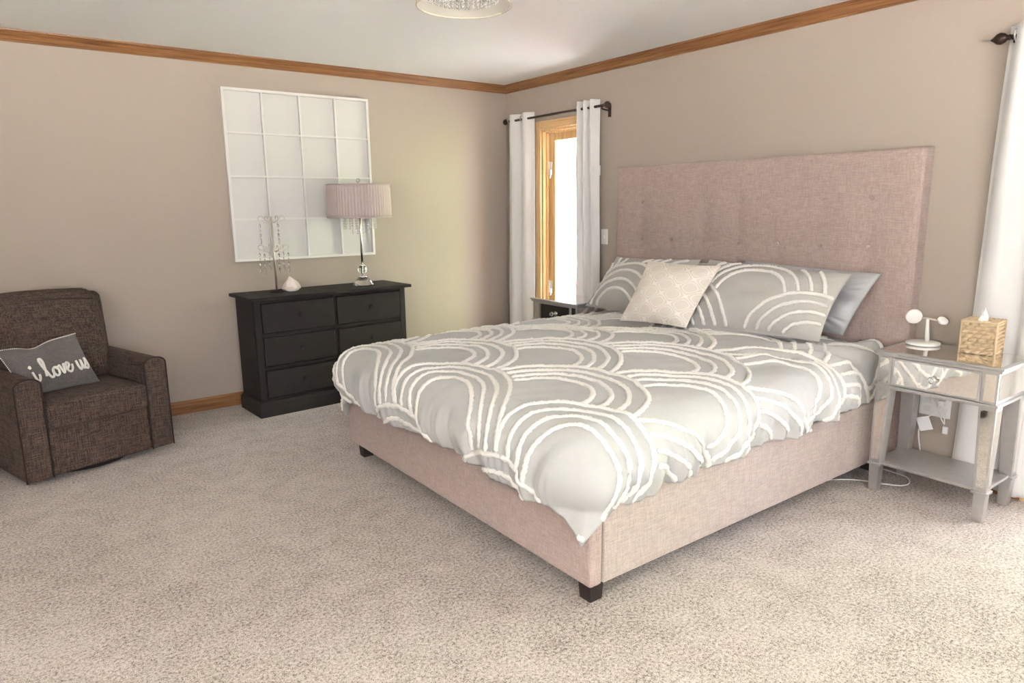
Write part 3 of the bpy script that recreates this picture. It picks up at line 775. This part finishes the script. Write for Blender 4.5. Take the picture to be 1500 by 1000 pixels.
# ------------------------------------------------------------------ things on the dresser
lx, ly = -1.565, -.262
lp = thing('table_lamp', 'table lamp with pleated drum shade and crystal base on the dresser', 'lamp', (lx, ly, dz_))
glb = MB(); 
glb.lathe([(.001, .002), (.078, .002), (.082, .008), (.070, .022), (.045, .050), (.030, .064), (.001, .066)], n=12)
build('base', glb, crystal, lp)
build('collar', MB().lathe([(.034, .062), (.036, .068), (.020, .076), (.012, .080), (.012, .092)], n=24), chrome, lp, smooth=True)
build('collar', MB().lathe([(.020, .148), (.024, .153), (.012, .160)], n=24), chrome, lp, smooth=True)
build('glass_ball', MB().ball((0, 0, .122), .035, 16, 12), crystal, lp, smooth=True)
build('pole', MB().tube([(0, 0, .09), (0, 0, .72)], .0085, 16), chrome, lp, smooth=True)
sr, sz0, sz1 = .232, .508, .752
n_ = 288; G = np.zeros((n_+1, 9, 3))
for i in range(n_+1):
    a = 2*PI*i/n_; pl = .006*abs(math.sin(a*32))
    for j in range(9):
        s = j/8; r = sr-.006*s+pl*(1 if 0 < j < 8 else .5); G[i, j] = (r*math.cos(a), r*math.sin(a), sz0+(sz1-sz0)*s)
sh = build('lamp_shade', MB().grid(G), lamp_m, lp, smooth=True, solid=.003)
def ring(r, z, tr_, n=64): return [(r*math.cos(2*PI*i/n), r*math.sin(2*PI*i/n), z) for i in range(n+1)]
build('shade_band', MB().tube(ring(sr+.003, sz0+.005, 0), .005, 8).tube(ring(sr-.003, sz1-.005, 0), .005, 8), lamp_m, sh, smooth=True)
sp = MB()
for k in range(3):
    a = k*2*PI/3+.4; sp.tube([(0, 0, .70), ((sr-.01)*math.cos(a), (sr-.01)*math.sin(a), .742)], .0025, 6)
build('spider', sp, chrome, lp)
build('finial', MB().tube([(0, 0, .72), (0, 0, .765)], .004, 8).tube([(.013*math.cos(2*PI*i/16), 0, .78+.013*math.sin(2*PI*i/16)) for i in range(17)], .003, 6), chrome, lp, smooth=True)
for ringr, nb, ln in ((.115, 14, 5), (.06, 8, 7)):
    build('wire_ring', MB().tube(ring(ringr, .515, 0, 32), .002, 6), chrome, lp)
    for k in range(nb):
        a = 2*PI*k/nb; sm_ = MB()
        for j in range(ln): sm_.ball((ringr*math.cos(a), ringr*math.sin(a), .504-j*.018), .0078, 8, 6)
        build('bead_strand', sm_, crystal, lp, smooth=False)

jx, jy = -2.215, -.235
js = thing('jewelry_stand', 'slim nickel jewelry stand with scrolled hooks and crystal drops', 'jewelry stand', (jx, jy, dz_))
build('base', MB().lathe([(.047, 0), (.048, .004), (.043, .010), (.010, .014)], n=40), black_m, js, smooth=True)
build('pole', MB().tube([(0, 0, .008), (0, 0, .53)], .0075, 14), nickel, js, smooth=True)
def scroll(z, ang, R0):
    c_, s_ = math.cos(ang), math.sin(ang); pts = []
    for i in range(22):
        t = i/21
        if t < .4: r = R0*.75*t/.4; zz = z-.015*math.sin(t/.4*PI)
        else:
            q = (t-.4)/.6*1.6*PI; r = R0*.75+.018*math.sin(q)*1.0+.006; zz = z+.016-.016*math.cos(q)
        pts.append((r*c_, r*s_, zz))
    return pts
for z, R0 in ((.50, .085), (.30, .105)):
    for k in range(6):
        a = k*PI/3+.25+z
        hk = build('hook', MB().tube(scroll(z, a, R0), .0028, 6), nickel, js, smooth=True)
        if k % 2 == 0 or z < .4:
            c_, s_ = math.cos(a)*R0*.92, math.sin(a)*R0*.92; dm = MB()
            dm.tube([(c_, s_, z), (c_, s_, z-.03)], .0008, 4)
            for j in range(3): dm.ball((c_, s_, z-.035-j*.032), .009 if j != 1 else .006, 6, 4, (.8, .8, 1.5))
            dm.ball((c_, s_, z-.14), .011, 6, 4, (.7, .7, 2.0))
            build('crystal_drop', dm, crystal, hk)
# quartz
import bmesh
bm = bmesh.new(); bmesh.ops.create_icosphere(bm, subdivisions=3, radius=1)
rg = np.random.RandomState(3); pl_ = [(Vector(rg.normal(size=3)).normalized(), rg.uniform(.55, .8)) for _ in range(16)]+[(Vector((.5, .1, .8)).normalized(), .62), (Vector((-.75, 0, .6)).normalized(), .6), (Vector((0, 0, -1)), .5)]
for v in bm.verts:
    for nrm_, d_ in pl_:
        k = v.co.dot(nrm_)
        if k > d_: v.co -= nrm_*(k-d_)
    v.co.x *= .088; v.co.y *= .07; v.co.z = v.co.z*.085
zmin = min(v.co.z for v in bm.verts)
for v in bm.verts: v.co.z -= zmin
for v in bm.verts: v.co.x += v.co.z*-.12; v.co.x *= 1-.0*v.co.z
for v in bm.verts:
    k = 1-max(0, v.co.z-.03)*6.5; v.co.x *= max(.25, k); v.co.y *= max(.3, k)
me = bpy.data.meshes.new('crystal_rock'); bm.to_mesh(me); bm.free(); me.materials.append(stone_m)
rk = bpy.data.objects.new('crystal_rock', me); COL.objects.link(rk); rk.location = (-2.105, -.225, dz_)
tag(rk, 'rough pinkish-white quartz rock on the dresser beside the jewelry stand', 'rock')

# ------------------------------------------------------------------ white grid wall frame
fx0, fx1, fz0, fz1 = -2.426, -1.343, 1.043, 2.228
fa = thing('wall_frame', 'large white square wall panel divided into sixteen panes', 'wall art', ((fx0+fx1)/2, 0, fz0))
hw, hh = (fx1-fx0)/2, fz1-fz0
build('back_panel', MB().box((-hw+.003, -.008, .003), (hw-.003, -.002, hh-.003)), panel_m, fa)
bd = MB().box((-hw, -.036, 0), (hw, -.001, .018)).box((-hw, -.036, hh-.018), (hw, -.001, hh)).box((-hw, -.036, .018), (-hw+.018, -.001, hh-.018)).box((hw-.018, -.036, .018), (hw, -.001, hh-.018))
build('border', bd, white_m, fa)
for i in (1, 2, 3):
    x = -hw+i*hw/2; build('muntin', MB().box((x-.006, -.034, .012), (x+.006, -.006, hh-.012)), white_m, fa)
    z = i*hh/4; build('muntin', MB().box((-hw+.012, -.033, z-.006), (hw-.012, -.006, z+.006)), white_m, fa)

# ------------------------------------------------------------------ curtains and rods
def curtain(name, label, y0t, y1t, y0b, y1b, zt, zb, xc, amp, nf, rings=4, low=None, seed=1, group=None):
    nu, nv = 26*nf, 60; rg = np.random.RandomState(seed); ph = rg.uniform(0, 6)
    U, V = np.meshgrid(np.linspace(0, 1, nu), np.linspace(0, 1, nv), indexing='ij')
    Z = zt+(zb-zt)*V; ya = y0t+(y0b-y0t)*V; yb = y1t+(y1b-y1t)*V
    w_ = 2*PI*nf*U+.5*np.sin(2*PI*U*1.3+ph)*V
    Y = ya+(yb-ya)*(U+.012*np.sin(w_*2+1)*(.3+V))
    A = amp*(1-.25*V+.2*np.sin(3*V+U*9+ph)*V)
    X = xc+A*np.cos(w_)+.004*np.sin(V*17+U*11)*V
    if low:      # (z below which it hangs flatter, centre, amplitude)
        k = sstep(-Z, -low[0]-1.15, -low[0]); X = X*(1-k)+k*(low[1]+low[2]*np.cos(w_))
    o = build(name, MB().grid(np.stack([X, Y, Z], -1)), curt_m, None, smooth=True, solid=.003)
    tag(o, label, 'curtain', 'white grommet curtains')
    for k in range(rings):
        u = (k*2+.5)/(2*nf)/1.0 if nf else 0
        if u > 1: break
        w0 = 2*PI*nf*u; y = y0t+(y1t-y0t)*u
        pts = [(xc+.0+.024*math.cos(2*PI*i/20), y+.0, zt-.045+.024*math.sin(2*PI*i/20)) for i in range(21)]
        r_ = build('grommet', MB().tube(pts, .004, 6), chrome, o, smooth=True)
    return o
RX = -.085
curtain('curtain', 'white curtain panel in the room corner left of the narrow door', -.125, -.475, -.10, -.47, 2.175, .02, RX, .026, 2, 3, None, 1)
curtain('curtain', 'white curtain panel right of the narrow door beside the headboard', -1.030, -1.245, -.960, -1.250, 2.180, .02, RX, .034, 3, 4, (.72, -.060, .024), 2)
curtain('curtain', 'white curtain panel behind the near nightstand at the right edge', -3.858, -4.30, -3.80, -4.34, 2.165, .02, RX, .034, 3, 4, (.75, -.038, .017), 5)
curtain('curtain', 'white curtain panel on the far side of the patio door', -5.60, -6.05, -5.60, -6.05, 2.165, .02, RX, .034, 4, 4, None, 6)
def rod(label, ya, yb, z, brackets):
    t = thing('curtain_rod', label, 'curtain rod', (RX, ya, z), 0, 'bronze curtain rods')
    build('rod', MB().tube([(0, 0, 0), (0, yb-ya, 0)], .0095, 16), bronze, t, smooth=True)
    for y, s in ((0, 1), (yb-ya, -1)):
        pr = [(.010, 0), (.013, .006), (.010, .012), (.020, .024), (.026, .040), (.022, .055), (.010, .068), (.004, .078), (.001, .080)]
        f_ = MB().lathe(pr, n=20, axis=1, mod=None); f_.v = [(x, y+s*yy, zz) for x, yy, zz in f_.v]
        build('finial', f_, bronze, t, smooth=True)
    for y in brackets:
        b_ = MB().tube([(0, y-ya, -.012), (.0, y-ya, -.022), (.05, y-ya, -.028), (-RX-.006, y-ya, -.03)], .006, 8)
        b_.box((-RX-.008, y-ya-.014, -.075), (-RX-.001, y-ya+.014, .01)); b_.tube([(0, y-ya+.0, -.013), (-.0, y-ya, .0)], .012, 10)
        build('bracket', b_, bronze, t, bevel=.001)
    return t
rod('dark bronze curtain rod above the narrow glazed door', -.150, -1.315, 2.125, (-1.30,))
rod('dark bronze curtain rod above the patio door at the right edge', -3.875, -6.02, 2.115, (-3.89, -5.0, -5.99))

# ------------------------------------------------------------------ wall plates
sw = thing('light_switch', 'white switch plate between the curtain and the headboard', 'light switch', (0, -1.262, 1.17))
build('plate', MB().box((-.006, -.036, -.058), (-.0005, .036, .058)), plastic, sw, bevel=.003)
build('toggle', MB().box((-.016, -.005, -.012), (-.005, .005, .010)), plastic, sw, bevel=.002)
ws = build('wall_sensor', MB().box((-.024, -1.210, 1.632), (-.0005, -1.150, 1.706)), plastic, bevel=.004); tag(ws, 'small white wall sensor half behind the curtain edge', 'sensor')
ol = thing('wall_outlet', 'white wall outlet below the near nightstand, beside the curtain', 'outlet', (0, -3.70, .375))
pl = build('plate', MB().box((-.006, -.075, -.058), (-.0005, .075, .058)), plastic, ol, bevel=.003)
for y in (-.036, .036):
    for z in (-.022, .022): build('socket', MB().box((-.0075, y-.017, z-.014), (-.005, y+.017, z+.014)), white_m, pl, bevel=.002)
def cord(name, label, pts, r, mat, cat='cord'):
    c = bpy.data.curves.new(name, 'CURVE'); c.dimensions = '3D'; s = c.splines.new('NURBS'); s.points.add(len(pts)-1)
    for i, p in enumerate(pts): s.points[i].co = (*p, 1)
    s.use_endpoint_u = True; s.order_u = 4; c.bevel_depth = r; c.bevel_resolution = 3; c.resolution_u = 10
    tmp = bpy.data.objects.new('tmp', c); COL.objects.link(tmp); dg = bpy.context.evaluated_depsgraph_get()
    me = bpy.data.meshes.new_from_object(tmp.evaluated_get(dg)); bpy.data.objects.remove(tmp)
    me.materials.clear(); me.materials.append(mat); me.polygons.foreach_set('use_smooth', [True]*len(me.polygons))
    o = bpy.data.objects.new(name, me); COL.objects.link(o); tag(o, label, cat); return o
c1 = cord('power_cord', 'white cord with a paper tag hanging down behind the near nightstand', [(-.012, -3.735, .40), (-.035, -3.735, .37), (-.03, -3.70, .33), (-.03, -3.655, .29), (-.035, -3.64, .22), (-.035, -3.67, .12), (-.035, -3.67, .05), (-.05, -3.66, .006)], .0035, plastic)
build('plug', MB().box((-.040, -3.752, .385), (-.0075, -3.722, .413)), plastic, c1, bevel=.004)
tg = MB().add([(-.045, -3.69, .325), (-.044, -3.63, .300), (-.046, -3.66, .235), (-.047, -3.72, .26)], [(0, 1, 2, 3)])
build('paper_tag', tg, tissue_m, c1, solid=.0006)
c2 = cord('power_cord', 'looped white cord hanging from the outlet beside the curtain', [(-.012, -3.675, .40), (-.03, -3.68, .45), (-.03, -3.71, .38), (-.03, -3.75, .31), (-.033, -3.77, .28), (-.03, -3.755, .33), (-.03, -3.765, .38)], .003, plastic)
build('connector', MB().box((-.038, -3.783, .245), (-.026, -3.757, .285)), plastic, c2, bevel=.003)
cord('power_cord', 'thin white cord lying on the carpet under the near nightstand', [(-.55, -3.40, .004), (-.40, -3.46, .004), (-.33, -3.60, .004), (-.30, -3.68, .005), (-.24, -3.72, .006), (-.17, -3.68, .02), (-.13, -3.62, .005), (-.12, -3.5, .004)], .003, plastic)

# ------------------------------------------------------------------ armchair
ca = math.radians(17.0)
ch = thing('armchair', 'dark brown linen armchair with piped rounded arms by the wall', 'armchair', (-3.4335, -.8655, 0), ca)
def arm_poly(x0, x1, top):
    r = (x1-x0)/2; cxm = (x0+x1)/2; p = [(x1, .035)]
    for i in range(13):
        a = i*PI/12; p.append((cxm+r*math.cos(a), top-r*.62+r*.62*math.sin(a)))
    p.append((x0, .035)); return p
for s in (-1, 1):
    x0, x1 = (.262, .385) if s > 0 else (-.385, -.262)
    poly = arm_poly(x0, x1, .575)
    o = build('arm', MB().prism(poly, 0.0, .66, 1), brown, ch, bevel=.012, seg=3)
    pts = [(x, .002, z) for x, z in poly]; build('piping', MB().tube(pts, .0045, 6), piping_m, o, smooth=True)
    c_ = [(x1 if s > 0 else x0, .0, .04), (x1 if s > 0 else x0, .66, .04)]
build('front_panel', MB().box((-.262, .012, .035), (.262, .10, .30)), brown, ch, bevel=.012)
build('seat_base', MB().box((-.262, .09, .06), (.262, .62, .28)), brown, ch)
def softbox(a, b, r, puff=(0, 0, 0), n=14, lean=None):
    """rounded cushion: superellipsoid-ish box"""
    c = [(a[i]+b[i])/2 for i in range(3)]; h = [(b[i]-a[i])/2 for i in range(3)]; mb = MB()
    lin = np.linspace(-1, 1, n)
    lin = np.sign(lin)*(1-(1-np.abs(lin))**1.4)
    for ax in range(3):
        for sg in (-1, 1):
            A, B = np.meshgrid(lin, lin, indexing='ij'); P_ = np.zeros((n, n, 3)); o1, o2 = [k for k in range(3) if k != ax]
            P_[..., ax] = sg*h[ax]; P_[..., o1] = A*h[o1]; P_[..., o2] = B*h[o2]
            core = np.array([max(h[i]-r, .001) for i in range(3)]); Q = np.clip(P_, -core, core); Dv = P_-Q
            L = np.linalg.norm(Dv, axis=-1, keepdims=True); P_ = Q+Dv/np.maximum(L, 1e-9)*np.minimum(L, r)
            P_[..., ax] += sg*puff[ax]*(1-A**2)*(1-B**2)
            mb.grid(P_+np.array(c))
    if lean: mb.v = [lean(v) for v in mb.v]
    return mb
def soft(name, mbx, mat, parent):
    o = build(name, mbx, mat, parent, smooth=True, recalc=False)
    q = o.modifiers.new('w', 'WELD'); q.merge_threshold = .002; fixn(o.data); return o
soft('seat_cushion', softbox((-.259, -.012, .285), (.264, .56, .432), .03, (0, .0, .012)), brown_t, ch)
def lean(v):
    x, y, z = v; return (x, y+(z-.42)*.20+.0*x, z)
soft('backrest', softbox((-.335, .60-.06, .10), (.335, .70-.06, .93), .05, (0, .015, 0), lean=lambda v: (v[0]*(1-.10*max(0, (.75-v[2]))*0), v[1]+(v[2]-.5)*.10, v[2])), brown, ch)
bc = soft('back_cushion', softbox((-.275, .40, .42), (.285, .56, .955), .075, (.010, .03, .01), n=18, lean=lambda v: (v[0]+.0*v[2], v[1]+(v[2]-.42)*.20+.004*math.sin(v[0]*9), v[2]-.006*math.sin(v[0]*6))), brown, ch)
def backpt(x, z, y=.40): return (x, y+(z-.42)*.20-.012, z)
build('piping', MB().tube([backpt(-.25, .90, .415), backpt(-.1, .915, .412), backpt(.08, .912, .412), backpt(.24, .895, .415)], .004, 6), piping_m, bc, smooth=True)
build('swivel_base', MB().lathe([(.26, 0), (.26, .02), (.24, .036)], (0, .33, 0), 40), piping_m, ch)

# lumbar pillow with script lettering
f, n = pillow_fn([(-.325, .385, .672), (.085, .375, .712), (.135, .235, .452), (-.275, .205, .437)], .13, .05, 61, .003, .5, sag=.026)
def tochair(p):     # local chair -> world
    return p
lpill = thing('lumbar_pillow', 'small grey pillow lettered i love us on the brown armchair', 'pillow', (-3.4335, -.8655, 0), ca)
# normal must face the chair front (-y local)
c_l = [(-.325, .375, .678), (.068, .365, .716), (.118, .240, .440), (-.275, .205, .440)]
def pf(c, thick, seed):
    TL, TR, BR, BL = [np.array(x, float) for x in c]; n = np.cross(TR-TL, BL-TL); n /= np.linalg.norm(n)
    if n[1] > 0: n = -n
    g, _ = pillow_fn(c, thick, .05, seed, .0025, .5, sag=.024)
    # pillow_fn picked a side by world camera; redo with our own normal
    def f(u, v, side=1):
        a = g(u, v, 1); b = g(u, v, -1); m_ = (a+b)/2; d = np.linalg.norm(a-b, axis=-1)/2
        return m_+n*(d*side)[..., None]
    return f, n
f, n = pf(c_l, .13, 61)
pb = pillow_obj('cloth_cover', f, pillow_m, lpill)
# glyph strokes in em units; x right, y up
G_ = {
 'i': [[(0, .50), (.01, .30), (.06, .04), (.16, -.02), (.26, .12), (.30, .30)], [(-.04, .76), (.03, .84), (.02, .74), (-.03, .82)]],
 'l': [[(0, .10), (.10, .45), (.22, .95), (.20, 1.18), (.08, 1.16), (.05, .90), (.10, .45), (.20, .04), (.34, -.02), (.46, .16)]],
 'o': [[(0, .16), (.04, .36), (.18, .48), (.06, .36), (.03, .16), (.14, -.02), (.30, .06), (.33, .30), (.20, .48), (.34, .42), (.46, .44)]],
 'v': [[(0, .44), (.06, .46), (.10, .20), (.16, .0), (.26, .22), (.30, .46), (.38, .40)]],
 'e': [[(0, .10), (.18, .24), (.28, .40), (.18, .50), (.06, .34), (.07, .08), (.22, -.04), (.38, .10), (.46, .34)]],
 'u': [[(0, .48), (.01, .16), (.10, -.02), (.24, .10), (.30, .48), (.30, .16), (.38, .0), (.46, .10)]],
 's': [[(0, .10), (.14, .30), (.20, .56), (.26, .36), (.28, .12), (.16, -.02), (.04, .04)]],
}
def cr(p, k=7):
    p = [np.array(q) for q in p]; p = [2*p[0]-p[1]]+p+[2*p[-1]-p[-2]]; out = []
    for i in range(1, len(p)-2):
        for j in range(k):
            t = j/k; a, b, c, d = p[i-1:i+3]
            out.append(.5*((2*b)+(-a+c)*t+(2*a-5*b+4*c-d)*t*t+(-a+3*b-3*c+d)*t**3))
    out.append(p[-2]); return np.array(out)
pos = 0; layout = []
for chh, adv in (('i', .62), ('l', .44), ('o', .42), ('v', .34), ('e', .80), ('u', .44), ('s', .36)):
    layout.append((chh, pos)); pos += adv
lm = MB(); sxx = .76/pos; syy = .36
for chh, x0 in layout:
    for st_ in G_[chh]:
        c2_ = cr(st_); u = .20+(c2_[:, 0]+x0)*sxx; v = .80-c2_[:, 1]*syy*.98-.02*(c2_[:, 0]+x0)
        u = np.clip(u, .01, .985); p = f(u, v)
        rr_ = .0062
        lm.tube([tuple(q+n*.004) for q in p], rr_, 8)
build('lettering', lm, letter_m, pb, smooth=True)
t_ = np.linspace(0.0, 1, 90); et = f(t_, t_*0)
zz = MB()
for i in range(0, 89, 2): zz.tube([tuple(et[i]+n*.003), tuple(et[i+1]+n*.001+np.array([0, 0, .004]))], .0032, 6)
t2 = np.linspace(0, 1, 60); e2 = f(t2*0, t2)
for i in range(0, 59, 2): zz.tube([tuple(e2[i]+n*.003), tuple(e2[i+1])], .0032, 6)
build('whipstitch', zz, letter_m, pb, smooth=True)

# ------------------------------------------------------------------ ceiling fixture
cl = thing('ceiling_light', 'round flush ceiling light with crystals inside a sheer drum', 'ceiling light', (-2.06, -2.50, H))
build('canopy', MB().lathe([(.16, -.001), (.16, -.02), (.14, -.03)], n=48), chrome, cl, smooth=False)
G = np.zeros((97, 5, 3))
for i in range(97):
    a = 2*PI*i/96
    for j in range(5): G[i, j] = (.202*math.cos(a), .202*math.sin(a), -.035-.155*j/4)
shd = build('drum_shade', MB().grid(G), sheer_m, cl, smooth=True)
build('rim', MB().tube(ring(.202, -.190, 0, 72), .004, 8).tube(ring(.202, -.035, 0, 72), .004, 8), plain('rim_cloth', srgb(205, 198, 180), .7), shd, smooth=True)
sp = MB()
for k in range(4):
    a = k*PI/2; sp.tube([(.0, 0, -.028), (.202*math.cos(a), .202*math.sin(a), -.035)], .003, 6)
build('spokes', sp, chrome, cl)
build('crystal_hoop', MB().tube(ring(.150, -.05, 0, 60), .004, 8).tube(ring(.09, -.05, 0, 40), .004, 8), chrome, cl, smooth=True)
for rr_, nn_, dd in ((.150, 44, 8), (.09, 24, 9)):
    for k in range(nn_):
        a = 2*PI*k/nn_; cm = MB()
        for j in range(dd): cm.ball((rr_*math.cos(a), rr_*math.sin(a), -.060-j*.0145), .0075, 6, 4)
        build('crystal_strand', cm, crystal, cl)
